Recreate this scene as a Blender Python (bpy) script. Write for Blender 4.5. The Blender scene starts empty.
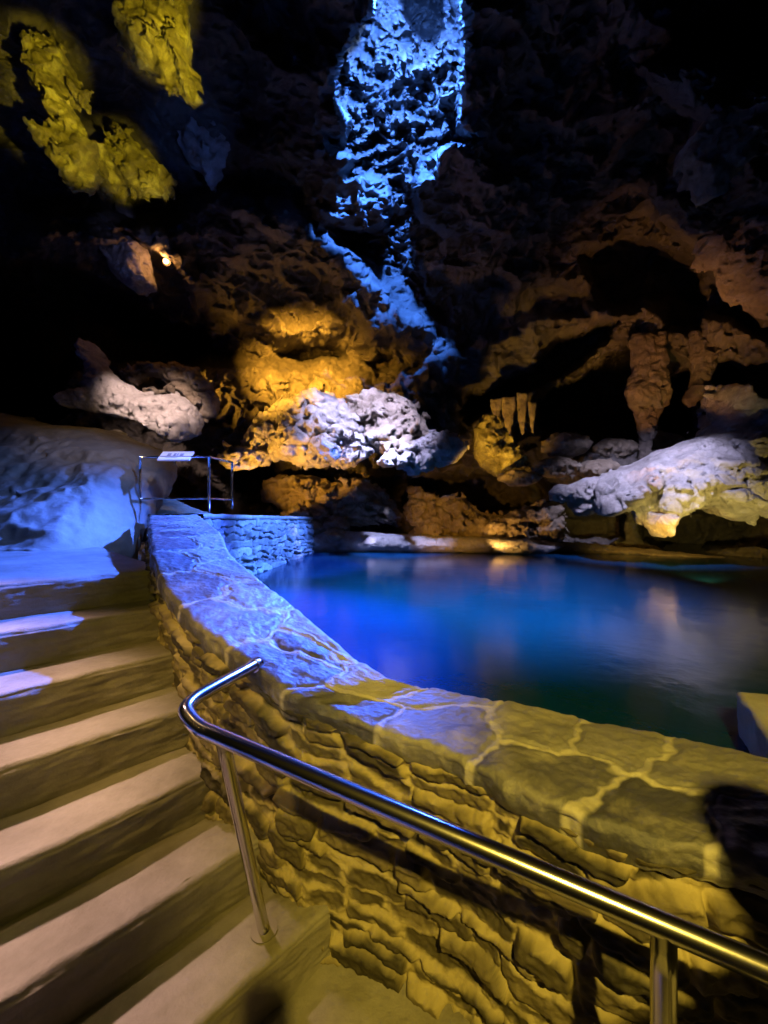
import bpy, math, random
import numpy as np
from mathutils import Vector

F = 392.0; EYE = 1.6
def W(u, v, Y):                       # a point seen at (u,v) that stands Y metres into the cave
    return np.array([(u-384)/F*Y, Y, EYE-(v-512)/F*Y])
def WD(u, v, D):                      # a point seen at (u,v) that lies D metres below the eye
    Y = D*F/(v-512.0); return np.array([(u-384)/F*Y, Y, EYE-D])

sc = bpy.context.scene
col = sc.collection

# ------------------------------------------------------------------ noise
_rs = np.random.RandomState(7)
_perm = _rs.permutation(256).astype(np.int32); _perm = np.concatenate([_perm, _perm, _perm])
_g = _rs.normal(size=(256, 3)).astype(np.float32); _g /= np.linalg.norm(_g, axis=1)[:, None]
def perlin(x, y, z):
    x = np.asarray(x, np.float32); y = np.asarray(y, np.float32); z = np.asarray(z, np.float32)
    x, y, z = np.broadcast_arrays(x, y, z)
    xi = np.floor(x).astype(np.int32); yi = np.floor(y).astype(np.int32); zi = np.floor(z).astype(np.int32)
    xf = x-xi; yf = y-yi; zf = z-zi
    fx = xf*xf*xf*(xf*(xf*6-15)+10); fy = yf*yf*yf*(yf*(yf*6-15)+10); fz = zf*zf*zf*(zf*(zf*6-15)+10)
    def c(i, j, k):
        h = _perm[_perm[_perm[(xi+i) & 255]+((yi+j) & 255)]+((zi+k) & 255)]
        g = _g[h]
        return g[..., 0]*(xf-i)+g[..., 1]*(yf-j)+g[..., 2]*(zf-k)
    x00 = c(0,0,0)*(1-fx)+c(1,0,0)*fx; x10 = c(0,1,0)*(1-fx)+c(1,1,0)*fx
    x01 = c(0,0,1)*(1-fx)+c(1,0,1)*fx; x11 = c(0,1,1)*(1-fx)+c(1,1,1)*fx
    return ((x00*(1-fy)+x10*fy)*(1-fz)+(x01*(1-fy)+x11*fy)*fz)*1.5
def fbm(x, y, z, f=1.0, o=4, gain=.5):
    s = 0; a = 1.0
    for i in range(o):
        s = s+a*perlin(x*f+i*17.3, y*f+i*5.1, z*f-i*9.7); f *= 2.03; a *= gain
    return s
def ridged(x, y, z, f=1.0, o=4, gain=.5):
    s = 0; a = 1.0
    for i in range(o):
        n = 1-np.abs(perlin(x*f+i*11.3, y*f+i*7.1, z*f+i*3.3))*1.6
        s = s+a*n*n; f *= 2.1; a *= gain
    return s
def smooth(e0, e1, x):
    t = np.clip((x-e0)/(e1-e0), 0, 1); return t*t*(3-2*t)
def poly_sd(px, py, poly):            # signed distance, negative inside
    px = np.asarray(px, np.float32); py = np.asarray(py, np.float32)
    d = np.full(px.shape, 1e9, np.float32); ins = np.zeros(px.shape, bool)
    n = len(poly)
    for i in range(n):
        ax, ay = poly[i]; bx, by = poly[(i+1) % n]
        ex, ey = bx-ax, by-ay
        t = np.clip(((px-ax)*ex+(py-ay)*ey)/(ex*ex+ey*ey+1e-12), 0, 1)
        d = np.minimum(d, (px-ax-t*ex)**2+(py-ay-t*ey)**2)
        cnd = (ay > py) != (by > py)
        if abs(by-ay) > 1e-9:
            ins ^= cnd & (px < (bx-ax)*(py-ay)/(by-ay)+ax)
    d = np.sqrt(d); return np.where(ins, -d, d)

# ------------------------------------------------------------------ mesh helpers
def mesh_np(name, verts, quads, mat=None, parent=None, attrs=None, smooth_=True):
    verts = np.asarray(verts, np.float32).reshape(-1, 3); quads = np.asarray(quads, np.int32)
    k = quads.shape[1]
    me = bpy.data.meshes.new(name)
    me.vertices.add(len(verts)); me.vertices.foreach_set('co', verts.ravel())
    me.loops.add(quads.size); me.loops.foreach_set('vertex_index', quads.ravel())
    me.polygons.add(len(quads))
    me.polygons.foreach_set('loop_start', np.arange(0, quads.size, k, dtype=np.int32))
    me.polygons.foreach_set('loop_total', np.full(len(quads), k, np.int32))
    me.update(calc_edges=True); me.validate()
    if smooth_: me.polygons.foreach_set('use_smooth', np.ones(len(me.polygons), bool))
    if attrs:
        for an, av in attrs.items():
            a = me.attributes.new(an, 'FLOAT', 'POINT'); a.data.foreach_set('value', np.asarray(av, np.float32).ravel())
    o = bpy.data.objects.new(name, me); col.objects.link(o)
    if mat: me.materials.append(mat)
    if parent: o.parent = parent
    return o
def grid_quads(nu, nv, wrap_v=False, off=0):
    i = np.arange(nu-1)[:, None]; j = np.arange(nv if wrap_v else nv-1)[None, :]
    j2 = (j+1) % nv
    q = np.stack([i*nv+j, (i+1)*nv+j, (i+1)*nv+j2, i*nv+j2], -1).reshape(-1, 4)
    return q+off
def tag(o, label=None, cat=None, group=None, kind=None):
    if label: o['label'] = label
    if cat: o['category'] = cat
    if group: o['group'] = group
    if kind: o['kind'] = kind
    return o
def empty(name, loc=(0, 0, 0)):
    o = bpy.data.objects.new(name, None); col.objects.link(o); o.location = loc; return o

def surface_nets(f, org, res):
    s = f < 0
    nx, ny, nz = f.shape
    c = s[:-1,:-1,:-1].astype(np.int8)
    cnt = sum(s[i:nx-1+i, j:ny-1+j, k:nz-1+k].astype(np.int8) for i in (0,1) for j in (0,1) for k in (0,1))
    act = (cnt > 0) & (cnt < 8)
    idx = np.full(act.shape, -1, np.int64)
    cells = np.argwhere(act); idx[act] = np.arange(len(cells))
    P = np.zeros((len(cells), 3)); N = np.zeros(len(cells))
    ci, cj, ck = cells.T
    corners = [(i,j,k) for i in (0,1) for j in (0,1) for k in (0,1)]
    for a in corners:
        for ax in range(3):
            if a[ax] == 1: continue
            b = list(a); b[ax] = 1
            fa = f[ci+a[0], cj+a[1], ck+a[2]]; fb = f[ci+b[0], cj+b[1], ck+b[2]]
            m = (fa < 0) != (fb < 0)
            t = np.where(m, fa/np.where(m, fa-fb, 1), 0)
            p = np.tile(np.array(a, float), (len(cells), 1)); p[:, ax] += t
            P[m] += p[m]; N[m] += 1
    V = (cells+P/N[:, None])*res+np.array(org)
    quads = []
    for ax in range(3):
        o1, o2 = [(1,2),(2,0),(0,1)][ax]
        sl0 = [slice(None)]*3; sl1 = [slice(None)]*3
        sl0[ax] = slice(0, -1); sl1[ax] = slice(1, None)
        a = s[tuple(sl0)]; b = s[tuple(sl1)]
        e = np.argwhere(a != b)
        e = e[(e[:, o1] > 0) & (e[:, o2] > 0) & (e[:, o1] < f.shape[o1]-1) & (e[:, o2] < f.shape[o2]-1)]
        flip = a[tuple(e.T)]
        def ind(d1, d2):
            q = e.copy(); q[:, o1] -= d1; q[:, o2] -= d2; return idx[tuple(q.T)]
        q = np.stack([ind(1,1), ind(0,1), ind(0,0), ind(1,0)], -1)
        q[~flip] = q[~flip][:, ::-1]
        quads.append(q)
    return V, np.concatenate(quads)

# ------------------------------------------------------------------ materials
def nodes_mat(name):
    m = bpy.data.materials.new(name); m.use_nodes = True
    nt = m.node_tree; nt.nodes.clear()
    out = nt.nodes.new('ShaderNodeOutputMaterial'); b = nt.nodes.new('ShaderNodeBsdfPrincipled')
    nt.links.new(b.outputs[0], out.inputs[0]); return m, nt, b
def ramp(nt, fac, stops):
    r = nt.nodes.new('ShaderNodeValToRGB'); cr = r.color_ramp
    while len(cr.elements) < len(stops): cr.elements.new(.5)
    for e, (p, c) in zip(cr.elements, stops): e.position = p; e.color = (*c, 1)
    nt.links.new(fac, r.inputs[0]); return r.outputs[0]
def noise_n(nt, scale, detail=6, rough=.6, coord=None, dist=0):
    n = nt.nodes.new('ShaderNodeTexNoise'); n.inputs['Scale'].default_value = scale
    n.inputs['Detail'].default_value = detail; n.inputs['Roughness'].default_value = rough
    n.inputs['Distortion'].default_value = dist
    if coord is None:
        coord = nt.nodes.new('ShaderNodeTexCoord').outputs['Object']
    nt.links.new(coord, n.inputs['Vector']); return n.outputs['Fac']
def bump(nt, b, h, strength=.5, dist=.02):
    bp = nt.nodes.new('ShaderNodeBump'); bp.inputs['Strength'].default_value = strength
    bp.inputs['Distance'].default_value = dist
    nt.links.new(h, bp.inputs['Height']); nt.links.new(bp.outputs[0], b.inputs['Normal'])
def mixc(nt, fac, a, b, mode='MIX'):
    m = nt.nodes.new('ShaderNodeMix'); m.data_type = 'RGBA'; m.blend_type = mode
    if isinstance(fac, (int, float)): m.inputs[0].default_value = fac
    else: nt.links.new(fac, m.inputs[0])
    for i, x in ((6, a), (7, b)):
        if isinstance(x, tuple): m.inputs[i].default_value = (*x, 1)
        else: nt.links.new(x, m.inputs[i])
    return m.outputs[2]
KA = .5            # stone colours scaled down and lamps up together, to weaken bounced light
def dim(c): return tuple(x*KA for x in c)
def rock_mat(name, c0, c1, c2, scale=1.2, bs=.7, bd=.05, rough=.75, fine=9):
    c0, c1, c2 = dim(c0), dim(c1), dim(c2)
    m, nt, b = nodes_mat(name)
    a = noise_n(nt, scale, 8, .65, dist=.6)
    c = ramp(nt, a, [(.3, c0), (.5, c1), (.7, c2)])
    f = noise_n(nt, fine, 6, .7)
    c = mixc(nt, f, mixc(nt, .55, c, (c0[0]*.6, c0[1]*.55, c0[2]*.5)), c)
    nt.links.new(c, b.inputs['Base Color']); b.inputs['Roughness'].default_value = rough
    h = noise_n(nt, fine*.7, 10, .72, dist=.4)
    bump(nt, b, h, bs, bd); return m
M = {}
M['cave'] = rock_mat('cave_rock', (.045,.037,.03), (.115,.097,.08), (.22,.19,.155), 1.1, .9, .10)
M['pale'] = rock_mat('pale_travertine', (.30,.27,.25), (.55,.52,.50), (.80,.77,.75), 2.2, 1., .14, fine=13)
M['tan'] = rock_mat('tan_rock', (.20,.15,.09), (.42,.33,.22), (.62,.54,.42), 2.0, 1., .14, fine=13)
M['pier'] = rock_mat('pale_block', (.45,.43,.34), (.75,.72,.58), (.95,.92,.78), 5, .6, .03)
M['brown'] = rock_mat('brown_dripstone', (.08,.06,.045), (.19,.15,.11), (.34,.27,.20), 2.0, 1., .14, fine=13)
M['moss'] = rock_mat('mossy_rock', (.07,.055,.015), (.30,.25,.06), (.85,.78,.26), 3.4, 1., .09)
M['bank'] = rock_mat('bank_rock', (.22,.18,.12), (.42,.37,.28), (.60,.56,.50), .9, .5, .04)

def concrete(name, base, dark):
    base, dark = dim(base), dim(dark)
    m, nt, b = nodes_mat(name)
    a = noise_n(nt, 3.0, 8, .65); f = noise_n(nt, 26, 8, .7)
    c = ramp(nt, a, [(.3, dark), (.62, base)])
    c = mixc(nt, f, mixc(nt, .45, c, dark), c)
    nt.links.new(c, b.inputs['Base Color']); b.inputs['Roughness'].default_value = .62
    bump(nt, b, noise_n(nt, 18, 10, .7), .45, .02); return m
M['step'] = concrete('worn_concrete', (.56,.52,.44), (.26,.23,.16))

def masonry(name, mortar, s0, s1, rough=.7, top=False):
    mortar, s0, s1 = dim(mortar), dim(s0), dim(s1)
    m, nt, b = nodes_mat(name)
    ai = nt.nodes.new('ShaderNodeAttribute'); ai.attribute_name = 'stone_tone'
    am = nt.nodes.new('ShaderNodeAttribute'); am.attribute_name = 'mortar'
    n = noise_n(nt, 22, 8, .7)
    st = ramp(nt, ai.outputs['Fac'], [(0, s0), (.45, tuple(a*.6+b_*.4 for a, b_ in zip(s0, s1))), (1, s1)])
    st = mixc(nt, n, mixc(nt, .5, st, (s0[0]*.5, s0[1]*.5, s0[2]*.5)), st)
    n2 = noise_n(nt, 9, 6, .6)
    mo = mixc(nt, n2, (mortar[0]*.6, mortar[1]*.57, mortar[2]*.5), mortar)
    if top:
        lf = ramp(nt, noise_n(nt, 5, 8, .7, dist=.5), [(.48, (0,0,0)), (.66, (.55,.55,.55))])
        st = mixc(nt, lf, st, (.32,.30,.24))
    c = mixc(nt, am.outputs['Fac'], st, mo)
    nt.links.new(c, b.inputs['Base Color']); b.inputs['Roughness'].default_value = rough
    bump(nt, b, noise_n(nt, 30, 10, .7), .5, .012); return m
M['wall'] = masonry('rubble_masonry', (.80,.68,.34), (.035,.028,.012), (.36,.29,.14))
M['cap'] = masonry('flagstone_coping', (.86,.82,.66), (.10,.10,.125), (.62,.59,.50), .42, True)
M['low'] = masonry('slate_masonry', (.30,.30,.30), (.30,.30,.32), (.75,.75,.78))
m, nt, b = nodes_mat('brushed_steel'); M['steel'] = m
b.inputs['Base Color'].default_value = (.62,.60,.58,1); b.inputs['Metallic'].default_value = 1; b.inputs['Roughness'].default_value = .2
bump(nt, b, noise_n(nt, 60, 3, .5), .06, .002)
m, nt, b = nodes_mat('dull_plate'); M['plate'] = m
b.inputs['Base Color'].default_value = (.20,.18,.14,1); b.inputs['Metallic'].default_value = .3; b.inputs['Roughness'].default_value = .6
bump(nt, b, noise_n(nt, 40, 4, .6), .2, .002)
m, nt, b = nodes_mat('sign_face'); M['sign'] = m
b.inputs['Base Color'].default_value = (.7,.68,.7,1); b.inputs['Roughness'].default_value = .4
m, nt, b = nodes_mat('sign_print'); M['print'] = m; b.inputs['Base Color'].default_value = (.22,.22,.28,1)
m, nt, b = nodes_mat('dark_metal'); M['dark'] = m
b.inputs['Base Color'].default_value = (.05,.05,.05,1); b.inputs['Roughness'].default_value = .5
m, nt, b = nodes_mat('lit_lens'); M['lens'] = m
b.inputs['Emission Color'].default_value = (1,.55,.16,1); b.inputs['Emission Strength'].default_value = 5
m, nt, b = nodes_mat('pool_water'); M['water'] = m
c = ramp(nt, noise_n(nt, .35, 3, .5), [(.35, (.001,.011,.034)), (.65, (.001,.028,.090))])
nt.links.new(c, b.inputs['Base Color']); b.inputs['Roughness'].default_value = .16; b.inputs['IOR'].default_value = 1.33
bump(nt, b, noise_n(nt, 2.2, 5, .55), .25, .03)

# ------------------------------------------------------------------ the wall between stairs and pool
# plan stations: left (stair side) and right (pool side) edge of the coping, with height
ST = []
for (ul, vl, ur, vr, D) in [(900,905,900,790,.80),(768,865,800,765,.80),(640,835,700,742,.80),(520,790,600,722,.79),
        (440,750,510,702,.77),(335,715,430,689,.725),(290,696,384,676,.66),(235,655,330,637,.56),(198,624,290,603,.47),
        (165,588,262,582,.38)]:
    ST.append((WD(ul, vl, D), WD(ur, vr, D)))
for L, R in [((-1.364,2.30,.235),(-1.0,2.55,.27)), ((-1.66,2.78,.165),(-1.24,3.0,.175)),
             ((-2.12,3.53,.11),(-1.66,3.72,.11)), ((-2.66,4.45,.04),(-2.13,4.5,.04))]:
    ST.append((np.array([L[0],L[1],EYE-L[2]]), np.array([R[0],R[1],EYE-R[2]])))
def catmull(P, n):
    P = np.array(P); P = np.vstack([2*P[0]-P[1], P, 2*P[-1]-P[-2]])
    out = []
    m = len(P)-3
    for i in range(m):
        t = np.linspace(0, 1, n, endpoint=(i == m-1))[:, None]
        p0, p1, p2, p3 = P[i:i+4]
        out.append(.5*((2*p1)+(-p0+p2)*t+(2*p0-5*p1+4*p2-p3)*t*t+(-p0+3*p1-3*p2+p3)*t**3))
    return np.vstack(out)
cL = catmull([s[0] for s in ST], 60); cR = catmull([s[1] for s in ST], 60)
# light smoothing, then even spacing along the left edge
def smooth_c(c, k=25):
    w = np.hanning(k+2)[1:-1]; w /= w.sum(); p = np.pad(c, ((k//2, k//2), (0, 0)), mode='reflect', reflect_type='odd')
    return np.stack([np.convolve(p[:, i], w, 'valid') for i in range(3)], 1)
cL = smooth_c(cL); cR = smooth_c(cR)
sl = np.concatenate([[0], np.cumsum(np.linalg.norm(np.diff((cL+cR)/2, axis=0), axis=1))])
NS = 1100
ss = np.linspace(0, sl[-1], NS)
cL = np.stack([np.interp(ss, sl, cL[:, i]) for i in range(3)], 1); cR = np.stack([np.interp(ss, sl, cR[:, i]) for i in range(3)], 1)
tan = np.gradient(cL, axis=0); tan[:, 2] = 0; tan /= np.linalg.norm(tan, axis=1)[:, None]
nout = np.stack([tan[:, 1]*-1, tan[:, 0], tan[:, 2]*0], 1)
if np.mean(np.sum(nout*(cL-cR), 1)) < 0: nout = -nout
def masonry_field(s, t, seed=1, rh=.052, smin=.09, smax=.30, slen=6.5, warp=.016):
    r = np.random.RandomState(seed)
    s2 = s+fbm(s, t, seed*3.1, 5, 3)*.03; t2 = t+fbm(s, t*1.5, seed*1.7, 3.2, 4)*warp*2.4
    rows = [ -.3 ]
    while rows[-1] < 2.2: rows.append(rows[-1]+rh*r.uniform(.6, 1.7))
    rows = np.array(rows)
    ri = np.clip(np.searchsorted(rows, t2)-1, 0, len(rows)-2)
    dt = np.minimum(t2-rows[ri], rows[ri+1]-t2)
    ds = np.zeros_like(s2); tone = np.zeros_like(s2); lift = np.zeros_like(s2)
    for k in range(len(rows)-1):
        b = [-.5-r.uniform(0, .2)]
        while b[-1] < slen+.5: b.append(b[-1]+r.uniform(smin, smax))
        b = np.array(b); ton = r.rand(len(b)); lf = r.uniform(-1, 1, len(b))
        mk = ri == k
        if not mk.any(): continue
        x = s2[mk]; bi = np.clip(np.searchsorted(b, x)-1, 0, len(b)-2)
        ds[mk] = np.minimum(x-b[bi], b[bi+1]-x); tone[mk] = ton[bi]; lift[mk] = lf[bi]
    d = -np.log(np.exp(-dt/.006)+np.exp(-ds/.008))*.006
    return d, tone, lift
wall = tag(empty('stone_wall', (0, 1.6, 0)), 'curving rubble stone parapet wall with flagstone top between the stairs and the blue pool', 'wall')
def child(o, parent):
    o.parent = parent; o.matrix_parent_inverse = parent.matrix_basis.inverted(); return o
EH = .075
NT = 300
tt = np.linspace(0, 1.62, NT)
S, T = np.meshgrid(ss, tt, indexing='ij')
d, tone, lift = masonry_field(S, T)
mort = np.clip(1-smooth(.003, .013, d-.010*fbm(S, T, 8.8, 9, 4)), 0, 1)
hgt = .021*smooth(.0, .011, d-.003*fbm(S, T, 8.8, 9, 4))*(1+.7*lift)+.018*lift*smooth(.003, .012, d)+.010*fbm(S, T*1.6, 4.4, 16, 5, .6)+.006*ridged(S*.7, T*1.5, 2.2, 14, 3)+.02*fbm(S, T, 1.4, 2.2, 2)
base = cL-nout*.035
V = base[:, None, :]+nout[:, None, :]*(hgt)[..., None]
V[..., 2] = cL[:, None, 2]-EH*.8-T
V[..., 2] = np.maximum(V[..., 2], -.06-.0001*T)
inner = cR.copy(); inner -= (cR-cL)/np.linalg.norm(cR-cL, axis=1)[:, None]*.04
rows_in = [np.stack([inner[:, 0], inner[:, 1], np.full(NS, -.1)], 1), np.stack([inner[:, 0], inner[:, 1], cR[:, 2]-EH*.8], 1)]
VV = np.concatenate([V, rows_in[0][:, None], rows_in[1][:, None]], 1)
nv = NT+2
wb = mesh_np('wall_body', VV, grid_quads(NS, nv, True), M['wall'], None,
             {'stone_tone': np.concatenate([tone, np.ones((NS, 2))*.5], 1), 'mortar': np.concatenate([mort, np.ones((NS, 2))], 1)})
child(wb, wall)
# coping
rr = np.random.RandomState(11)
seeds = []
sx = -.2; row = 0
while sx < ss[-1]+.3:
    k = .16
    seeds.append((sx+rr.uniform(-.05, .05), .11+rr.uniform(-.05, .08), rr.rand()*.45))  # outer stones darker than inner: shade of their sloping faces put into the tone
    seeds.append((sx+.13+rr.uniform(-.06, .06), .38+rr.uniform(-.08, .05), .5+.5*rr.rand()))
    if rr.rand() < .3: seeds.append((sx+.07, .27, rr.rand()))
    sx += rr.uniform(.26, .42)
NW = 110
q = np.linspace(0, 1, NW)
wid = np.linalg.norm(cR-cL, axis=1)
S2, Q2 = np.meshgrid(ss, q, indexing='ij')
WX = Q2*wid[:, None]
s3 = S2+fbm(S2, WX, 8.8, 6, 3)*.045; w3 = WX+fbm(S2, WX, 2.2, 6, 3)*.045
d1 = np.full(S2.shape, 1e9); d2 = np.full(S2.shape, 1e9); tid = np.zeros(S2.shape)
for (a, b_, c_) in seeds:
    dd = np.hypot(s3-a, (w3-b_))
    n1 = dd < d1
    d2 = np.where(n1, d1, np.minimum(d2, dd)); tid = np.where(n1, c_, tid); d1 = np.where(n1, dd, d1)
ed = (d2-d1)*.5
mortc = 1-smooth(.004, .013, ed-.006*fbm(S2, WX, 4.8, 12, 3))
hc = .009*smooth(.004, .03, ed)+(tid-.5)*.008+.008*fbm(S2, WX, 3.1, 9, 5, .6)+.005*mortc
edge_r = .030
edge_wob = fbm(S2[:, 0], 0, 5.5, 5, 3)*.018
dr = np.clip((edge_r-WX)/edge_r, 0, 1); dr2 = np.clip((edge_r-(wid[:, None]-WX))/edge_r, 0, 1)
top = cL[:, None, :]*(1-Q2[..., None])+cR[:, None, :]*Q2[..., None]
top[..., 2] += hc-edge_r*.8*(1-np.sqrt(1-np.minimum(dr, .999)**2))-edge_r*.8*(1-np.sqrt(1-np.minimum(dr2, .999)**2))
wq = (1-Q2)
top += nout[:, None, :]*(edge_wob[:, None]*wq)[..., None]
# front and back faces of the coping
NF = 22
ft = np.linspace(0, 1, NF)[1:]
Sf, Tf = np.meshgrid(ss, ft, indexing='ij')
fh = EH*(1+.35*fbm(ss, 0, 9.1, 2.5, 2))
front = top[:, 0:1, :]+nout[:, None, :]*(.006*np.sin(Tf*math.pi)+.010*fbm(Sf, Tf*.07, 6.6, 14, 4)-.012*Tf)[..., None]
front[..., 2] = top[:, 0:1, 2]-Tf*fh[:, None]
back = top[:, -1:, :]+np.zeros((NS, 1, 3)); back[..., 2] = top[:, -1:, 2]-EH*1.05
under = front[:, -1:, :]*1.0-nout[:, None, :]*.06
P = np.concatenate([under, front[:, ::-1], top, back], 1)
z = np.zeros((NS, 1))
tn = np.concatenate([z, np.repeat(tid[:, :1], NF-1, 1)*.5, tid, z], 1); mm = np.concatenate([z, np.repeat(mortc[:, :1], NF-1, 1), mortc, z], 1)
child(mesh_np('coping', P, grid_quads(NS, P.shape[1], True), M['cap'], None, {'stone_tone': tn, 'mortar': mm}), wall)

# ------------------------------------------------------------------ stairs, landing, floor
Y0s, TS, H = 1.9, .181*1.4, .18
Z0 = EYE-.344
e = np.array([.7071, .7071, 0]); r_ = np.array([-.7071, .7071, 0])
ends = [.70, .66, .655, .655, .68, .72, .86]
stair = tag(empty('stone_staircase', (-1.2, 1.2, 0)), 'worn concrete staircase climbing left of the stone wall to the blue-lit landing', 'staircase')
def step_mesh(name, s_front, s_back, z_top, z_bot, e_end, e_start=-2.6, nose=.022):
    NE = 420; es = np.linspace(e_start, e_end, NE)
    prof = []
    back = s_back
    nt_ = 46
    for t in np.linspace(0, 1, nt_): prof.append((back+(s_front+nose-back)*t, z_top, 0))
    for a in np.linspace(0, math.pi/2, 8)[1:]: prof.append((s_front+nose-nose*math.sin(a), z_top-nose+nose*math.cos(a), 1))
    for t in np.linspace(0, 1, 30)[1:]: prof.append((s_front-.004, z_top-nose+(z_bot-z_top+nose)*t, 2))
    prof.append((back, z_bot, 3))
    prof = np.array(prof)
    E, Pi = np.meshgrid(es, np.arange(len(prof)), indexing='ij')
    s = prof[Pi, 0]; zz = prof[Pi, 1].copy(); kind = prof[Pi, 2]
    n1 = fbm(E, s, zz+s_front*3, 3, 4); n2 = fbm(E*.6, s*3, zz*3, 11, 4)
    wear = np.exp(-((s-s_front-.02)/.05)**2)
    zz += np.where(kind < 2, .004*n1+.0025*n2-.004*wear*(1+n1), 0)
    ds = np.where(kind >= 1, .010*n1+.006*n2, 0)*(kind < 3)
    ds += np.where(kind < 1, (.010*n1)*smooth(.3, 1, (s-back)/(s_front-back+1e-6)), 0)
    s = s+ds
    V = e[None, None]*E[..., None]+r_[None, None]*s[..., None]; V[..., 2] = zz
    o = mesh_np(name, V, grid_quads(NE, len(prof), True), M['step'])
    return o
for k in range(1, 7):
    sf = 1.4142*(Y0s-.181*k)*.99; sb = 1.4142*(Y0s-.181*(k-1))*.99
    child(step_mesh('step', sf, sb+.03, Z0-H*k, Z0-H*(k+1)-.01 if k < 6 else -.02, ends[k]), stair)
sf0 = 1.4142*Y0s*.99
# landing
def patch(name, pts_fn, nu, nv, mat, amp=.006, f=3, kind='structure'):
    a = np.linspace(0, 1, nu); b = np.linspace(0, 1, nv)
    A, B = np.meshgrid(a, b, indexing='ij'); V = pts_fn(A, B)
    V[..., 2] += amp*fbm(V[..., 0], V[..., 1], 0, f, 5)
    o = mesh_np(name, V, grid_quads(nu, nv), mat); tag(o, kind=kind); return o
ld = step_mesh('floor', sf0, sf0+6.5, Z0, Z0-H-.01, .74, -3.5); tag(ld, 'concrete landing at the top of the steps, lit blue', kind='structure')
def fl(A, B):
    return np.stack([-2.2+5.2*A, -1.5+2.9*B, 0*A], -1)
patch('floor', fl, 500, 300, M['step'], .012, 5)
# base where the wall meets the floor: pebbly mortar fillet comes with the wall

# ------------------------------------------------------------------ water
WZ = EYE-.95
wx = np.linspace(-7, 13, 60)
wo = mesh_np('pool_water', np.stack(np.broadcast_arrays(*np.meshgrid(wx, np.linspace(.9, 13, 50), indexing='ij'), np.float64(WZ)), -1),
             grid_quads(60, 50), M['water'])
# keep the pool on its own side of the wall
import bmesh
bm = bmesh.new()
right = cR[::25]; pts = [tuple(p[:2]+(cL[::25][i][:2]-p[:2])*.3) for i, p in enumerate(right)]
pts = [(13, .2)]+[(3.0, .35)]+[p for p in pts]+[(-2.4, 7.0), (-2.2, 13), (13, 13)]
f_ = bm.faces.new([bm.verts.new((x, y, WZ)) for x, y in pts])
bmesh.ops.triangulate(bm, faces=[f_]); bm.to_mesh(wo.data) if False else None
me = bpy.data.meshes.new('pool_water'); bm.to_mesh(me); bm.free(); me.materials.append(M['water'])
old = wo.data; wo.data = me; bpy.data.meshes.remove(old)
tag(wo, 'still blue pool water filling the cave basin behind the stone wall', 'water', kind='stuff')

# ------------------------------------------------------------------ cave shell
def interp(x, xs, ys): return np.interp(x, xs, ys)
REC = [  # (polygon in view pixels, how far back, softness px)
 ([(-60,255),(60,262),(110,290),(160,318),(205,335),(212,352),(190,362),(130,366),(95,360),(70,350),(62,400),(50,418),(-60,420)], 3.5, 10),
 ([(462,412),(500,382),(545,352),(590,326),(618,318),(606,340),(570,358),(540,378),(515,398),(490,420),(470,425)], 3.2, 6),
 ([(538,400),(556,382),(600,360),(636,343),(650,352),(646,378),(634,402),(640,430),(625,446),(590,440),(560,444),(542,430)], 4.2, 7),
 ([(664,382),(676,376),(690,372),(694,384),(686,402),(690,430),(680,446),(655,446),(660,410)], 3.4, 5),
 ([(704,374),(730,366),(744,372),(738,400),(728,424),(708,440),(704,410)], 3.6, 5),
 ([(744,446),(800,440),(800,480),(748,484)], 2, 6),
 ([(280,352),(300,344),(330,345),(345,355),(320,358),(300,357)], 1.2, 5),
 ([(360,356),(378,352),(396,362),(388,370),(370,366)], 1.0, 5),
 ([(230,478),(300,474),(400,482),(470,470),(540,478),(560,500),(540,512),(470,515),(420,508),(350,500),(240,500)], 1.6, 10),
 ([(640,520),(800,500),(820,548),(700,548),(640,540)], 2.5, 8),
 ([(560,512),(600,515),(625,512),(625,538),(590,540),(556,530)], 1.2, 6),
 ([(575,250),(640,240),(700,260),(700,330),(690,338),(670,330),(665,310),(640,300),(600,300)], 1.6, 12),
]
PRO = [  # protrusions
 ([(120,225),(200,192),(290,196),(345,244),(405,292),(436,322),(420,348),(340,344),(280,346),(215,330),(190,300)], 1.5, 22),
 ([(20,205),(110,200),(190,250),(210,330),(150,300),(90,268),(20,240)], 1.2, 16),
 ([(640,70),(700,60),(820,80),(820,330),(760,330),(700,260),(665,225),(655,240),(640,180),(690,160),(690,120)], 1.8, 18),
 ([(440,352),(520,325),(600,300),(640,310),(600,325),(545,350),(500,378),(470,395),(440,392),(410,380)], 1.0, 10),
 ([(600,300),(680,296),(760,330),(800,360),(740,366),(690,372),(655,356),(640,346),(610,342)], 1.0, 10),
 ([(200,362),(300,358),(440,372),(470,400),(468,440),(300,470),(210,440),(190,400)], .9, 16),
 ([(476,400),(530,378),(548,400),(545,445),(500,450),(480,432)], .9, 10),
 ([(540,445),(700,436),(800,430),(800,500),(560,500)], 1.1, 10),
]
SHAFT = [(340,55),(352,30),(372,8),(380,-20),(372,-60),(350,-240),(480,-240),(470,-60),(462,-10),(464,10),(466,60),(458,110),(462,132),(484,136),(480,146),(440,146),(418,165),(414,185),(420,215),(444,236),(438,248),(420,262),(432,300),(428,306),(412,290),(396,270),(372,262),(338,240),(336,228),(360,232),(384,222),(392,205),(384,180),(372,176),(348,184),(342,172),(352,158),(328,148),(322,130),(344,138),(348,120),(334,100),(334,76)]
us = np.arange(-260, 1040, 1.5); vs = np.concatenate([np.arange(-260, 0, 3.0), np.arange(0, 590, 1.25)])
U, Vv = np.meshgrid(us, vs, indexing='ij')
Yb = interp(U, [-260, -60, 60, 200, 300, 500, 640, 768, 1040], [5.0, 6.5, 8.4, 10.2, 10.8, 10.6, 9.8, 8.3, 5.6])
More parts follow.
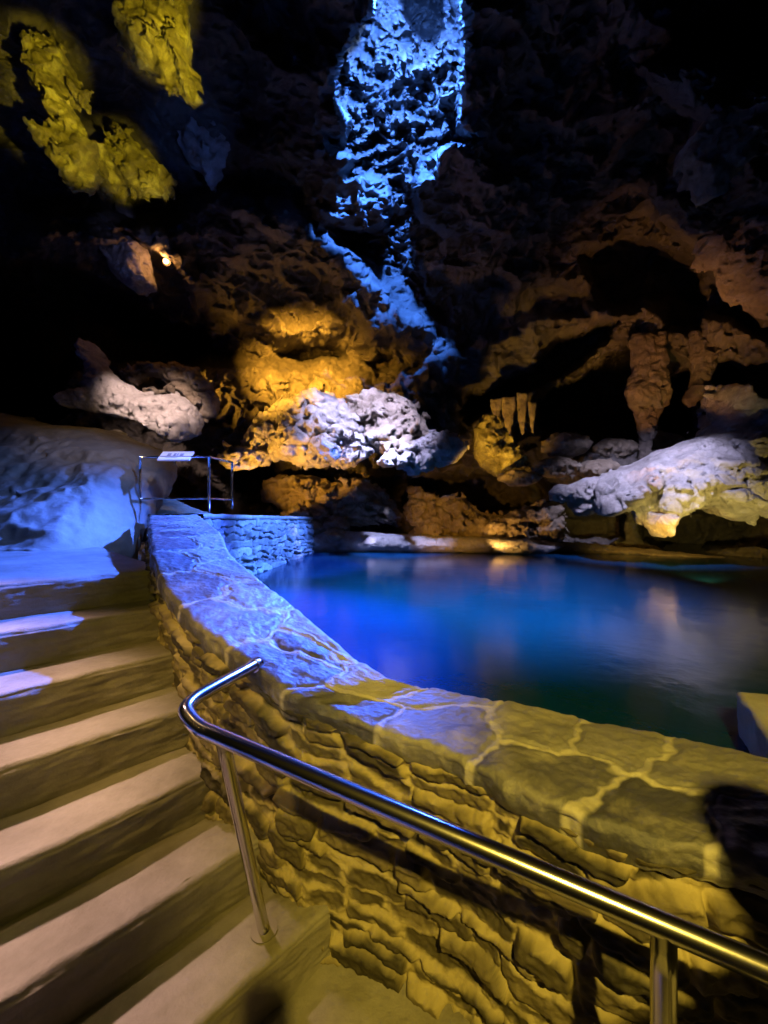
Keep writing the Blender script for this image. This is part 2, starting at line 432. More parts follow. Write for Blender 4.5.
up = np.maximum(512-Vv, 1)
Yc = 6.2*F/up
k_ = 2.2
Yw = -np.log(np.exp(-Yb/1.2)+np.exp(-Yc/1.2))*1.2
wu = U+fbm(U, Vv, 3.3, .02, 4)*10; wv = Vv+fbm(U, Vv, 9.3, .02, 4)*10
Yw0 = Yw.copy()
inS = poly_sd(U+fbm(U, Vv, 1.1, .06, 3)*3, Vv+fbm(U, Vv, 6.1, .06, 3)*3, SHAFT)
sh = smooth(3, -5, inS)
for p, dd, w in REC: Yw = Yw+dd*smooth(w*.5, -w*.6, poly_sd(wu, wv, p))
for p, dd, w in PRO: Yw = Yw-dd*smooth(w*.3, -w, poly_sd(wu, wv, p))*(1-sh)
dirx = (U-384)/F; dirz = -(Vv-512)/F
X = dirx*Yw0; Z = dirz*Yw0
lo = fbm(X, Yw0, Z, .45, 3)
rg = ridged(X, Yw0, Z, .9, 4, .55)
# hanging, drip-like vertical folds on the back wall
drip = ridged(X*1.0, Yw0*.6, Z*.35, 1.6, 3, .5)
fine = fbm(X, Yw0, Z, 3.2, 4, .6)
calm = 1-.55*smooth(430, 500, U)*smooth(270, 320, Vv)-.6*smooth(260,200,U)*smooth(240,200,Vv)
Yw = Yw+(.75*lo-(rg-1.1)*.42-(drip-1)*.22*smooth(200, 330, Vv)-fine*.13)*calm
# the shaft: its back is pushed up and away; ridges web across it
web = ridged(X, Yw0, Z, 2.3, 4, .6)
Ysh = np.where(Vv < 60, 7.2+(60-Vv)*.004, Yw0+1.4*smooth(330, 120, Vv)+.35)
Ysh = Ysh*smooth(-40,90,Vv)+ (7.2)*(1-smooth(-40,90,Vv))
Ysh = Ysh-(web-1.1)*.44-fine*.25-.45*lo
Ysh = Ysh+3.5*smooth(3, -5, poly_sd(wu, wv, [(398,-60),(404,8),(412,24),(420,38),(432,46),(442,26),(448,-60)]))
Yw = Yw*(1-sh)+Ysh*sh
Yw = np.where(sh > .0, Yw, Yw)
Yw = np.maximum(Yw, 1.8)
X = dirx*Yw; Z = EYE+dirz*Yw
X += .10*fbm(X, Yw, Z, 1.7, 4); Z = Z+.10*fbm(X+40, Yw, Z, 1.7, 4)
P = np.stack([X, Yw, Z], -1)
def piece(name, i0, i1, j0, j1, lab):
    o = mesh_np(name, P[i0:i1, j0:j1], grid_quads(i1-i0, j1-j0)[:, ::-1], M['cave']); tag(o, lab, kind='structure'); return o
iL = int(np.searchsorted(us, 150)); iR = int(np.searchsorted(us, 640)); jc = int(np.searchsorted(vs, 255))
piece('wall_left', 0, iL+1, jc, len(vs), 'black cave wall behind the landing')
piece('wall_back', iL, iR+1, jc, len(vs), 'folded brown cave wall behind the pool')
piece('wall_right', iR, len(us), jc, len(vs), 'brown cave wall right of the pool')
piece('ceiling', 0, len(us), 0, jc+1, 'dark cave roof with a blue-lit shaft')

# ------------------------------------------------------------------ free-standing rocks
def shell_depth(u, v):
    i = int(np.argmin(abs(us-u))); j = int(np.argmin(abs(vs-v)))
    return float(np.median(Yw[max(i-4,0):i+5, max(j-4,0):j+5]))
def worley(x, y, z):
    xi = np.floor(x).astype(np.int32); yi = np.floor(y).astype(np.int32); zi = np.floor(z).astype(np.int32)
    d1 = np.full(x.shape, 9., np.float32); d2 = d1.copy()
    for i in (-1,0,1):
        for j in (-1,0,1):
            for k in (-1,0,1):
                h = _perm[_perm[_perm[(xi+i) & 255]+((yi+j) & 255)]+((zi+k) & 255)]
                g = _g[h]*.45+.5
                d = np.sqrt((xi+i+g[:,0]-x)**2+(yi+j+g[:,1]-y)**2+(zi+k+g[:,2]-z)**2)
                d2 = np.where(d < d1, d1, np.minimum(d2, d)); d1 = np.minimum(d1, d)
    return d1, d2
def rock(name, poly, Y0, T, mat, label, cat='rock', lean=0., leanx=0., amp=.16, seed=0, width=None, res=None, holes=(), group=None, strat=0., fold=0., kind=None, chunk=0., cs=1.6):
    if Y0 < 0:                        # grows out of the cave surface
        Y0 = shell_depth(np.mean([p[0] for p in poly]), np.mean([p[1] for p in poly]))+Y0
    px = np.array(poly, float)
    wx = (px[:, 0]-384)/F*Y0; wz = EYE-(px[:, 1]-512)/F*Y0
    wp = list(zip(wx, wz)); xc, zc = wx.mean(), wz.mean()
    size = max(np.ptp(wx), np.ptp(wz)); res = res or max(Y0/F*1.5, size/230)
    mg = 4*res+T*.25
    ymin = Y0-T-abs(lean)*np.ptp(wz)-abs(leanx)*np.ptp(wx)*.6-mg; ymax = Y0+T+abs(lean)*np.ptp(wz)+abs(leanx)*np.ptp(wx)*.6+mg
    ax = np.arange(wx.min()-mg, wx.max()+mg, res); ay = np.arange(ymin, ymax, res); az = np.arange(wz.min()-mg, wz.max()+mg, res)
    G2x, G2z = np.meshgrid(ax, az, indexing='ij')
    sd = poly_sd(G2x, G2z, wp)
    for h in holes:
        hp = [((a-384)/F*Y0, EYE-(b_-512)/F*Y0) for a, b_ in h]
        sd = np.maximum(sd, -poly_sd(G2x, G2z, hp))
    w = width or T
    ins = np.clip(-sd/w, 0, 1); h = T*np.sqrt(np.clip(ins*(2-ins), 0, 1))
    yc = Y0+lean*(G2z-zc)+leanx*(G2x-xc)
    Yg = ay[None, :, None]
    dy = np.abs(Yg-yc[:, None, :])-h[:, None, :]
    f = np.where(sd[:, None, :] > 0, np.hypot(np.maximum(dy, 0), sd[:, None, :]), dy*.7)
    f = f.astype(np.float32)
    nb = np.abs(f) < amp*2.4
    Xn, Yn, Zn = np.nonzero(nb)
    x = ax[Xn]+seed*13.7; y = ay[Yn]; z = az[Zn]
    n = amp*(.9*fbm(x, y, z, .9/size*3.2, 2)+.75*fbm(x, y, z, 3.4/max(size, 1.2)*2.2, 4, .58)-.55*(ridged(x, y, z, 2.0/max(T, .4), 3)-1.1))
    if strat: n = n+strat*np.abs(perlin(x*.4, y*.4, z*6))
    if fold: n = n+fold*(ridged(x, y, z*.25, 3.0, 3)-1)
    if chunk:
        wa = perlin(x*2, y*2, z*2)*.25
        e1, e2 = worley(x*cs+wa, y*cs+wa, z*cs*1.3)
        g1, g2 = worley(x*cs*2.6-wa, y*cs*2.6, z*cs*3.2+wa)
        n = n+chunk*((e1-.55)*.9-.5*np.exp(-((e2-e1)/.10)**2)*-1)+chunk*.42*((g1-.55)+.35*np.exp(-((g2-g1)/.12)**2))
    n = n+.26*amp*fbm(x, y, z, 7, 4, .62)
    f[nb] += n.astype(np.float32)
    f[0] = f[-1] = 1; f[:, 0] = f[:, -1] = 1; f[:, :, 0] = f[:, :, -1] = 1
    Vt, Q = surface_nets(f, (ax[0], ay[0], az[0]), res)
    c = np.array([xc, Y0, zc]); c = np.array([xc, Y0, Vt[:, 2].min()])
    o = mesh_np(name, Vt-c, Q, mat); o.location = c
    tag(o, label, cat, group, kind); return o

rock('tilted_rock_slab', [(80,336),(90,342),(100,362),(118,378),(142,392),(176,392),(188,402),(196,420),(194,436),(176,444),(160,434),(140,424),(112,418),(84,414),(76,406),(92,392),(86,368),(74,346)],
     6.6, .42, M['pale'], 'pale slab of rock tilted up to a pointed tip at left, above the sign', lean=.5, leanx=.35, amp=.10, seed=1, strat=.05)
rock('arched_boulder', [(120,372),(136,362),(165,362),(196,370),(212,384),(218,398),(217,414),(206,424),(196,414),(184,400),(170,394),(150,392),(130,384)],
     7.6, .45, M['tan'], 'tan boulder with a dark hollow just right of the tilted slab', amp=.10, chunk=.14, seed=2, holes=[[(136,382),(145,376),(162,376),(172,384),(160,389),(142,389)]])
rock('rock_ledge', [(238,446),(246,430),(262,410),(284,392),(318,386),(342,394),(352,408),(366,418),(376,432),(384,448),(366,462),(340,474),(316,472),(300,462),(280,460),(258,472),(238,478),(226,462),(226,440)],
     8.1, .75, M['pale'], 'whitish jutting ledge with amber hollows behind the low wall, left of centre', amp=.22, chunk=.21, seed=3, lean=.5)
rock('rock_ledge', [(346,398),(372,386),(398,389),(410,404),(426,422),(430,440),(412,458),(384,460),(362,446),(350,420)],
     8.4, .7, M['tan'], 'amber-lit rough boulder between the two whitish ledges', amp=.2, chunk=.21, seed=4, lean=.4)
rock('rock_ledge', [(376,464),(392,446),(416,434),(440,430),(458,434),(468,450),(456,463),(432,472),(404,472),(384,470)],
     8.0, .55, M['pale'], 'whitish pointed ledge over the pool, right of the amber-lit boulder', amp=.16, chunk=.21, seed=5, lean=.4)
rock('low_boulder', [(262,478),(290,472),(322,478),(346,482),(372,492),(384,508),(380,526),(350,526),(320,518),(290,510),(266,500)],
     9.9, .6, M['tan'], 'shaded olive boulder under the whitish ledge, above the end of the low wall', amp=.2, chunk=.22, seed=6)
rock('low_boulder', [(340,478),(372,480),(396,500),(404,516),(398,528),(370,520),(352,500)],
     9.8, .5, M['tan'], 'angular brown boulder leaning beneath the amber-lit boulder', amp=.16, chunk=.22, seed=7, leanx=.4)
rock('low_boulder', [(282,512),(300,502),(330,512),(352,524),(350,540),(300,542),(280,536)],
     9.5, .4, M['tan'], 'small orange-lit rock resting at the corner of the low wall', amp=.12, chunk=.22, seed=8)
rock('low_boulder', [(400,508),(420,486),(440,498),(462,490),(480,512),(500,516),(520,534),(470,544),(410,542)],
     9.9, .5, M['tan'], 'orange-lit broken rock on the far shore below the pointed ledge', amp=.2, chunk=.22, seed=9)
rock('low_boulder', [(486,524),(512,512),(532,504),(560,506),(566,528),(560,542),(500,544)],
     9.6, .45, M['tan'], 'orange-lit rock on the far shore left of the white knob', amp=.18, chunk=.22, seed=10)
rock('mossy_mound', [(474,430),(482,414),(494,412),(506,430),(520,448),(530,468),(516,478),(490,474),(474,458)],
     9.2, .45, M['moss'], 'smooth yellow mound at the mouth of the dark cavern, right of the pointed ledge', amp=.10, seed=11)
for i, (cx, cy, rx, ry, lab) in enumerate([(520,478,22,9,'low tan boulder on the far shelf beside the yellow mound'), (566,446,26,14,'rounded amber boulder at the back of the shelf under the dark cavern'),
        (556,468,26,11,'broad tan boulder on the shelf above the white knob'), (598,470,24,12,'tan boulder wedged between the broad boulder and the big white shelf'),
        (618,450,26,12,'brown boulder behind the left end of the big white shelf'), (660,440,26,9,'brown boulder at the back, above the big white shelf')]):
    rng = np.random.RandomState(i)
    pl = [(cx+rx*math.cos(a)*rng.uniform(.85, 1.1), cy+ry*math.sin(a)*rng.uniform(.85, 1.1)) for a in np.linspace(0, 2*math.pi, 10)[:-1]]
    rock('shelf_boulder', pl, 8.6+(.3 if cy < 455 else 0), ry*.030, M['tan'], lab, amp=.08, seed=20+i)
rock('lumpy_rock', [(548,492),(556,485),(572,483),(584,478),(602,476),(608,490),(602,504),(592,514),(576,514),(568,502),(552,502)],
     7.9, .34, M['pale'], 'lumpy lavender-white rock just left of the big white shelf', amp=.09, seed=30)
rock('overhanging_rock', [(600,504),(604,486),(622,470),(650,460),(676,446),(704,436),(724,430),(738,412),(742,384),(750,376),(758,396),(770,404),(830,400),(840,520),(790,516),(766,506),(742,496),(730,504),(724,522),(700,508),(678,510),(660,520),(650,538),(640,526),(634,508),(616,516),(604,516)],
     7.2, .8, M['pale'], 'big whitish overhanging shelf of rock above the right end of the pool', amp=.16, chunk=.14, seed=31, lean=.5, leanx=-.25, width=.5)
rock('hanging_rock', [(632,334),(664,332),(662,356),(668,382),(668,400),(658,420),(652,440),(647,468),(641,468),(642,440),(634,412),(626,392),(634,368)],
     8.4, .22, M['brown'], 'thick brown stalactite hanging in the middle of the dark cavern', 'stalactite', amp=.08, seed=32, fold=.05)
rock('hanging_rock', [(690,332),(718,330),(716,352),(712,374),(704,394),(697,406),(688,408),(683,400),(694,380),(690,356)],
     8.2, .20, M['brown'], 'short brown stalactite hanging right of the thick stalactite', 'stalactite', amp=.07, seed=33, fold=.04)
for i, (x, y0, y1, w) in enumerate([(496,398,436,4),(508,396,446,5),(522,392,440,4),(532,402,436,3)]):
    rock('small_stalactite', [(x-w*1.6,y0),(x+w*1.6,y0),(x+w,y0+(y1-y0)*.5),(x+1,y1),(x-w,y0+(y1-y0)*.55)], 9.0, .09, M['tan'],
         'thin amber stalactite in the row over the yellow mound, %s' % ['leftmost', 'second from left and longest', 'third from left', 'rightmost and smallest'][i],
         'stalactite', amp=.03, seed=40+i, group='stalactites over the yellow mound')
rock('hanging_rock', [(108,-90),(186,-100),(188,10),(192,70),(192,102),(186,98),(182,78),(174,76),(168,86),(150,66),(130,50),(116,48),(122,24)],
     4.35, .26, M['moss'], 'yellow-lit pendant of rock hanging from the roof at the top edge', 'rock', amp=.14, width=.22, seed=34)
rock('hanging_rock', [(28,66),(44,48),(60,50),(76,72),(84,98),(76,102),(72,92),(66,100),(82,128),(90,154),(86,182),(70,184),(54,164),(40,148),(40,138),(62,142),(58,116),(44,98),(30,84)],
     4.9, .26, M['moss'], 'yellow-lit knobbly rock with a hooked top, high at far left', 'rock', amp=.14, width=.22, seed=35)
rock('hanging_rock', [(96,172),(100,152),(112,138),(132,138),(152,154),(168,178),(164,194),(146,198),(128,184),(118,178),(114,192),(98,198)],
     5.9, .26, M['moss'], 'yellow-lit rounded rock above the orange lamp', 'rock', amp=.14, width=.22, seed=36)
rock('dripstone', [(106,250),(116,238),(126,232),(142,238),(150,262),(152,286),(140,294),(128,288),(112,272)],
     -0.35, .22, M['pale'], 'pale bluish fluted dripstone immediately left of the orange lamp', 'rock', amp=.08, seed=37, fold=.05)
rock('dripstone', [(116,206),(124,198),(132,204),(134,218),(126,228),(118,220)],
     -0.25, .14, M['pale'],
     'small bluish dripstone above the fluted one near the lamp', 'rock', amp=.05, seed=38)
rock('dripstone', [(180,148),(190,118),(206,112),(222,128),(226,150),(214,186),(208,190),(202,170),(190,166)],
     -0.2, .20, M['pale'],
     'faint blue dripstone high on the roof left of the blue shaft', 'rock', amp=.09, seed=39, fold=.05)
rock('hanging_rock', [(688,140),(704,120),(730,96),(748,100),(760,140),(740,170),(716,196),(708,200),(700,176),(688,160)],
     -0.3, .30, M['tan'], 'dim brown rock jutting from the roof high at right', 'rock', amp=.12, seed=44)
rock('hanging_rock', [(700,238),(724,222),(744,196),(790,170),(800,330),(744,300),(720,268),(702,258)],
     -0.3, .4, M['tan'], 'dim reddish brown rock mass at the right edge above the arches', 'rock', amp=.16, seed=45)
rock('rock_bank', [(-260,380),(-60,396),(0,412),(40,416),(76,420),(110,434),(146,446),(164,474),(172,522),(182,560),(60,580),(-260,600)],
     5.3, .8, M['bank'], 'smooth sloping bank of rock behind the blue landing at left', 'rock', lean=1.2, amp=.08, chunk=.05, cs=1.0, seed=46, width=.3)
rock('path_rise', [(120,540),(134,510),(148,496),(164,498),(186,506),(208,513),(222,520),(220,540)],
     5.8, .4, M['bank'], 'blue-lit ramp of ground behind the railing and sign', 'ground', amp=.04, seed=47, lean=.8)
rock('shore_ledge', [(296,532),(340,531),(420,535),(520,538),(560,543),(540,553),(420,552),(340,553),(300,556)],
     9.3, .4, M['pale'], 'low whitish shore ledge at the far edge of the pool', 'ledge', amp=.06, seed=48, leanx=-.1)
rock('shore_ledge', [(540,544),(600,546),(660,550),(720,556),(800,560),(830,572),(720,566),(640,558),(540,556)],
     8.6, .5, M['tan'], 'low amber-lit shore ledge under the big white shelf', 'ledge', amp=.06, seed=49, leanx=-.45)

# ------------------------------------------------------------------ low wall at the pool head
lw = tag(empty('low_stone_wall', (-2, 7, 0)), 'low dry-stone wall lit bright blue, jutting into the pool from the end of the coping', 'wall')
A = np.array([-2.12, 4.5]); B = np.array([-1.72, 9.3])
LN = np.linalg.norm(B-A)
nS, nTt = 420, 130
sA = np.linspace(0, LN, nS); tA = np.linspace(0, 1.2, nTt)
S, T = np.meshgrid(sA, tA, indexing='ij')
d, tone, lift = masonry_field(S, T, 5, rh=.085, smin=.2, smax=.8, slen=LN, warp=.03)
nrm = np.array([B[1]-A[1], -(B[0]-A[0])])/LN
h = .05*smooth(0, .02, d)*(1+.5*lift)+.03*lift+.02*fbm(S, T, 3, 6, 3)
topz = EYE-.02-(.10)*(S/LN)
Xf = A[0]+(B[0]-A[0])*S/LN+nrm[0]*h; Yf = A[1]+(B[1]-A[1])*S/LN+nrm[1]*h
FV = np.stack([Xf, Yf, topz-.05-T], -1)
bx = A[0]+(B[0]-A[0])*sA/LN-nrm[0]*.6; by = A[1]+(B[1]-A[1])*sA/LN-nrm[1]*.6
r1 = np.stack([bx, by, np.full(nS, .35)], 1)[:, None]; r2 = np.stack([bx, by, topz[:, 0]-.05], 1)[:, None]
VV = np.concatenate([FV, r1, r2], 1)
qd = grid_quads(nS, nTt+2, True)
ring0 = np.array([[0, nTt-1, nTt, nTt+1]]); ring1 = ring0[:, ::-1]+(nS-1)*(nTt+2)
lb = mesh_np('wall_body', VV, np.concatenate([qd, ring0, ring1]), M['low'], None, {'stone_tone': np.concatenate([tone, np.ones((nS, 2))], 1), 'mortar': np.concatenate([(1-smooth(.004, .016, d)), np.zeros((nS, 2))], 1)})
child(lb, lw)
tq = np.linspace(-.63, .05, 40)
Sg, Qg = np.meshgrid(sA, tq, indexing='ij')
tz = EYE-.02-.10*Sg/LN+.012*fbm(Sg, Qg, 7, 4, 4)
C1 = np.stack([A[0]+(B[0]-A[0])*Sg/LN+nrm[0]*(Qg+.02*fbm(Sg, 0, 2, 5, 3)), A[1]+(B[1]-A[1])*Sg/LN+nrm[1]*Qg, tz], -1)
C2 = C1[:, ::-1].copy(); C2[..., 2] -= .06
VV = np.concatenate([C1, C2], 1)
child(mesh_np('coping', VV, grid_quads(nS, 80, True), M['cap'], None, {'stone_tone': np.full((nS, 80), .9), 'mortar': np.zeros((nS, 80))}), lw)

# the stone block at the right edge of the picture, on the pool side
C0, C1, C2 = np.array([1.53,1.70]), np.array([1.266,1.253]), np.array([1.95,1.60])
C3 = C1+(C2-C0)
NB = 60
aa = np.linspace(0, 1, NB)
BV = []
per = np.concatenate([C0+(C1-C0)*aa[:-1, None], C1+(C3-C1)*aa[:-1, None], C3+(C2-C3)*aa[:-1, None], C2+(C0-C2)*aa[:-1, None]])
cen = per.mean(0); ztop = EYE-.775
levels = [(k/14.0*.93, ztop) for k in range(15)]+[(.98, ztop-.004), (1.0, ztop-.018)]+[(1.0-.05*math.sin(k/40*5), ztop-.018-k/40*.75) for k in range(1, 41)]
rings = []
for li, (rs, zz) in enumerate(levels):
    p = cen+(per-cen)*rs; z_ = np.full(len(p), zz)
    n_ = fbm(p[:, 0], p[:, 1], z_, 7, 4)
    if li > 15: p = p+(per-cen)*(n_*.055)[:, None]
    else: z_ = z_+n_*.006
    rings.append(np.stack([p[:, 0], p[:, 1], z_], 1))
V_ = np.stack(rings, 0)
blk = mesh_np('stone_pier', V_, grid_quads(len(levels), len(per), True)[:, ::-1], M['pier'])
tag(blk, 'squared stone pier standing in the pool at the right edge, beyond the coping', 'pier')

# ------------------------------------------------------------------ handrail
def tube(name, pts, rad, mat, parent=None, nseg=24, closed_ends=True):
    pts = np.array(pts, float); n = len(pts)
    tg = np.gradient(pts, axis=0); tg /= np.linalg.norm(tg, axis=1)[:, None]
    up = np.array([0, 0, 1.0]) if abs(tg[0, 2]) < .9 else np.array([1.0, 0, 0])
    rings = []
    for i in range(n):
        a = np.cross(tg[i], up); a /= np.linalg.norm(a); b2 = np.cross(a, tg[i]); up = b2
        th = np.linspace(0, 2*math.pi, nseg, endpoint=False)
        rings.append(pts[i]+rad*(np.cos(th)[:, None]*a+np.sin(th)[:, None]*b2))
    V = np.concatenate(rings+[pts[:1], pts[-1:]])
    q = grid_quads(n, nseg, True)
    j = np.arange(nseg); j2 = (j+1) % nseg; c0 = n*nseg; c1 = c0+1; l = (n-1)*nseg
    me = bpy.data.meshes.new(name)
    faces = [tuple(x) for x in q.tolist()]+[(c0, int(b3), int(a3)) for a3, b3 in zip(j, j2)]+[(c1, l+int(a3), l+int(b3)) for a3, b3 in zip(j, j2)]
    me.from_pydata(V.tolist(), [], faces); me.update()
    for p in me.polygons: p.use_smooth = len(p.vertices) == 4
    me.materials.append(mat)
    o = bpy.data.objects.new(name, me); col.objects.link(o)
    if parent: child(o, parent)
    return o
def pv(x, y, D): return np.array([x, y, EYE-D])
A3 = pv(-.474, 1.10, .626); d3 = np.array([1.121, -.44, -.145])
ctrl = [pv(-.485,1.52,.585), pv(-.522,1.42,.585), pv(-.565,1.30,.583), pv(-.592,1.215,.584), pv(-.588,1.165,.592), A3-.055*d3+np.array([0,0,.004]), A3, A3+.12*d3]+[A3+t*d3 for t in (.3,.6,.9,1.2,1.5,1.75)]
rp = catmull(ctrl, 12)
hr = tag(empty('handrail', tuple(A3+.9*d3-np.array([0,0,.85]))), 'polished steel pipe handrail bolted to the stair foot and fixed to the stone wall', 'handrail')
tube('rail', rp, .0215, M['steel'], hr)
p1t = A3+.02*d3; p1b = pv(-.408, 1.335, 1.424)
tube('post', [p1t+(p1b-p1t)*t for t in np.linspace(0.0, 1, 12)], .019, M['steel'], hr)
p2t = A3+.877*d3
tube('post', [p2t+np.array([0,0,-1])*t for t in np.linspace(0, .845, 12)], .021, M['steel'], hr)
def disc(name, c, r, h, mat, parent, seg=40):
    return tube(name, [c, c+np.array([0, 0, h*.5]), c+np.array([0,0,h])], r, mat, parent, seg)
fp = disc('foot_plate', p1b-np.array([0,0,.002]), .044, .006, M['plate'], hr)
for a in (.4, 1.97, 3.54, 5.11):
    bb = tube('bolt', [p1b+np.array([.033*math.cos(a), .033*math.sin(a), z_]) for z_ in (.004,.01,.016)], .0055, M['steel'], None, 6)
    bb.parent = fp; bb.matrix_parent_inverse = fp.parent.matrix_basis.inverted()
disc('foot_plate', np.array([p2t[0], p2t[1], .004]), .044, .006, M['plate'], hr)
# wall flange
fdir = rp[0]-rp[4]; fdir /= np.linalg.norm(fdir)
tube('wall_flange', [rp[0]-fdir*.03, rp[0]-fdir*.025, rp[0]-fdir*.02], .026, M['steel'], hr)

# ------------------------------------------------------------------ railing with sign at the head of the wall
rl = tag(empty('metal_railing', (-2.6, 4.9, 1.4)), 'thin metal railing around the head of the stone wall', 'railing')
c1 = W(140, 457, 4.7); c2 = W(209, 458, 4.7); c3 = W(232, 457, 5.2)
c2[2] = c1[2]; c3[2] = c1[2]
def bar(name, a, b_, r, mat=M['steel'], parent=rl): return tube(name, [a+(b_-a)*t for t in np.linspace(0, 1, 5)], r, mat, parent, 12)
bar('top_rail', c1, c2, .014); bar('top_rail', c2, c3, .014)
dn = np.array([0, 0, -.50])
bar('lower_rail', c1+dn, c2+dn, .010); bar('lower_rail', c2+dn, c3+dn, .010)
bar('post', c1, c1+np.array([0,0,-.80]), .016); bar('post', c2, c2+np.array([0,0,-.66]), .016); bar('post', c3, c3+np.array([0,0,-.62]), .016)
sg = tag(empty('information_sign', tuple(W(175, 459, 4.62))), 'small tilted white information panel on the railing', 'sign')
pa, pb, pc, pd = W(157,459.5,4.6), W(189,459.5,4.6), W(194,451.5,4.85), W(163,451.5,4.85)
def plate(name, quad, th, mat, parent):
    q0 = np.array(quad); n = np.cross(q0[1]-q0[0], q0[3]-q0[0]); n /= np.linalg.norm(n)
    if n[2] < 0: n = -n
    v = np.concatenate([q0, q0-n*th])
    me = bpy.data.meshes.new(name); me.from_pydata(v.tolist(), [], [(0,1,2,3),(7,6,5,4),(0,4,5,1),(1,5,6,2),(2,6,7,3),(3,7,4,0)]); me.update(); me.materials.append(mat)
    o = bpy.data.objects.new(name, me); col.objects.link(o); child(o, parent); return o
plate('panel', [pa, pb, pc, pd], .02, M['sign'], sg)
def onp(a, b_): return (pa*(1-a)+pb*a)*(1-b_)+(pd*(1-a)+pc*a)*b_
nn = np.cross(pb-pa, pd-pa); nn /= np.linalg.norm(nn); nn *= np.sign(nn[2])
vs_, fs_ = [], []
for (a0, a1, b0, b1) in [(.22,.34,.35,.75),(.42,.50,.35,.75),(.53,.57,.45,.75),(.62,.74,.35,.72),(.22,.6,.2,.25)]:
    i0 = len(vs_); vs_ += [tuple(onp(a0,b0)+nn*.002), tuple(onp(a1,b0)+nn*.002), tuple(onp(a1,b1)+nn*.002), tuple(onp(a0,b1)+nn*.002)]; fs_.append((i0,i0+1,i0+2,i0+3))
me = bpy.data.meshes.new('print'); me.from_pydata(vs_, [], fs_); me.materials.append(M['print'])
o = bpy.data.objects.new('print', me); col.objects.link(o); child(o, sg)
bar('bracket', (pa+pb)/2-nn*.02, W(175, 462, 4.7), .010, M['dark'], sg)

# ------------------------------------------------------------------ orange lamp
lp = W(166, 261, shell_depth(166, 261)-.38)
lamp = tag(empty('flood_lamp', tuple(lp)), 'small glowing orange flood lamp fixed to the cave roof at upper left', 'lamp')
tube('housing', [lp+np.array([0,.16,.03]), lp+np.array([0,.10,.02]), lp+np.array([0,.02,0])], .075, M['dark'], lamp)
tube('lens', [lp+np.array([0,.02,0]), lp+np.array([0,.01,0]), lp+np.array([0,-.005,0])], .05, M['lens'], lamp)
bar('bracket', lp+np.array([0,.12,.02]), lp+np.array([.05,.5,.35]), .012, M['dark'], lamp)

# ------------------------------------------------------------------ lights
def light(kind, name, loc, color, power, target=None, cone=60, blend=.6, rad=.05):
    l = bpy.data.lights.new(name, kind); l.color = color; l.energy = power/KA; l.shadow_soft_size = rad
    if kind == 'SPOT': l.spot_size = math.radians(cone); l.spot_blend = blend
    o = bpy.data.objects.new(name, l); col.objects.link(o); o.location = tuple(loc)
    if target is not None:
        o.rotation_euler = (Vector(tuple(target))-Vector(tuple(loc))).to_track_quat('-Z', 'Y').to_euler()
    return o
AMB = (1, .46, .04); YEL = (1, .70, .10); BLU = (.10, .24, 1); LAV = (.62, .60, 1)
# yellow key high behind the camera
light('SPOT', 'key_yellow', (.37, -1.28, 3.1), YEL, 365, (1.02, 1.2, .50), 56, .7, .03)
light('SPOT', 'stairs_warm', (-1.5, 1.2, 4.2), (1,.66,.28), 60, (-1.2, 1.3, .6), 28, .8, .05)
light('SPOT', 'stairs_olive', (-.6, -.9, 2.6), (1,.76,.10), 34, (-1.3, 2.1, 1.0), 50, .9, .05)
light('SPOT', 'wall_warm', (-1.6, .2, 2.6), (1,.60,.14), 85, (-.85, 1.75, .85), 34, .8, .04)
# from over the pool on landing, treads, coping and low wall
light('SPOT', 'blue_pool', (1.6, 5.4, 4.6), (.045,.14,1), 8500, (-1.7, 2.9, 1.25), 56, .7, .05)
light('SPOT', 'blue_head', (1.5, 5.0, 4.0), (.07,.21,1), 4200, (-2.1, 7.0, 1.0), 44, .6, .08)
light('SPOT', 'pink_treads', (-2.8, 2.4, 4.6), (1,.60,.52), 900, (-1.35, 1.05, .5), 25, 1, .12)
light('SPOT', 'blue_water', (1.0, 3.4, 6.0), (.01,.62,1), 4000, (1.0, 5.0, .6), 62, .95, .1)
light('SPOT', 'bank_blue', (-.5, 3.2, 4.6), (.16,.30,1), 330, W(40, 510, 4.4), 42, 1, .08)
# the shaft
light('SPOT', 'shaft_blue', W(415, -55, 4.9), (.05,.20,1), 11500, W(402, 108, 7.2), 94, .4, .08)
light('SPOT', 'shaft_day', W(420, -40, 5.4), (.30,.50,1), 800, W(400, 60, 7.2), 80, .7, .08)
# amber behind and under ledges
light('SPOT', 'amber_wall', W(185, 400, 8.7), AMB, 120, W(330, 350, 10.2), 120, .7, .06)
light('SPOT', 'amber_high', (-3.0, 4.6, 4.0), AMB, 3000, W(320, 385, 9.5), 38, .8, .06)
light('SPOT', 'amber_back', (-1.2, 5.4, 5.4), AMB, 9500, W(305, 376, 10), 42, .8, .06)
light('SPOT', 'bank_olive', (-1.2, 2.4, 3.0), (1,.66,.10), 90, W(105, 445, 5.2), 30, .9, .08)
light('SPOT', 'amber_front', (-3.2, 6.0, 1.3), AMB, 1100, (-.8, 9.3, 3.4), 70, .8, .06)
light('SPOT', 'amber_shore', (.4, 6.0, 1.2), AMB, 330, W(455, 512, 9.8), 44, .8, .04)
light('SPOT', 'amber_shelf', (2.4, 8.5, .85), (1,.50,.10), 60, (3.6, 9.8, 1.8), 110, .8, .03)
light('SPOT', 'white_ledge', (.0, 5.0, 6.2), (.56,.55,1), 4300, (-.4, 8.1, 3.0), 44, .8, .08)
light('SPOT', 'white_shore', (-.5, 5.5, 4.5), (.45,.5,1), 2600, W(400, 545, 9.4), 30, .7, .08)
light('SPOT', 'white_shelf', (3.5, 4.5, 5.2), LAV, 2000, (4.9, 7.4, 2.1), 44, .8, .08)
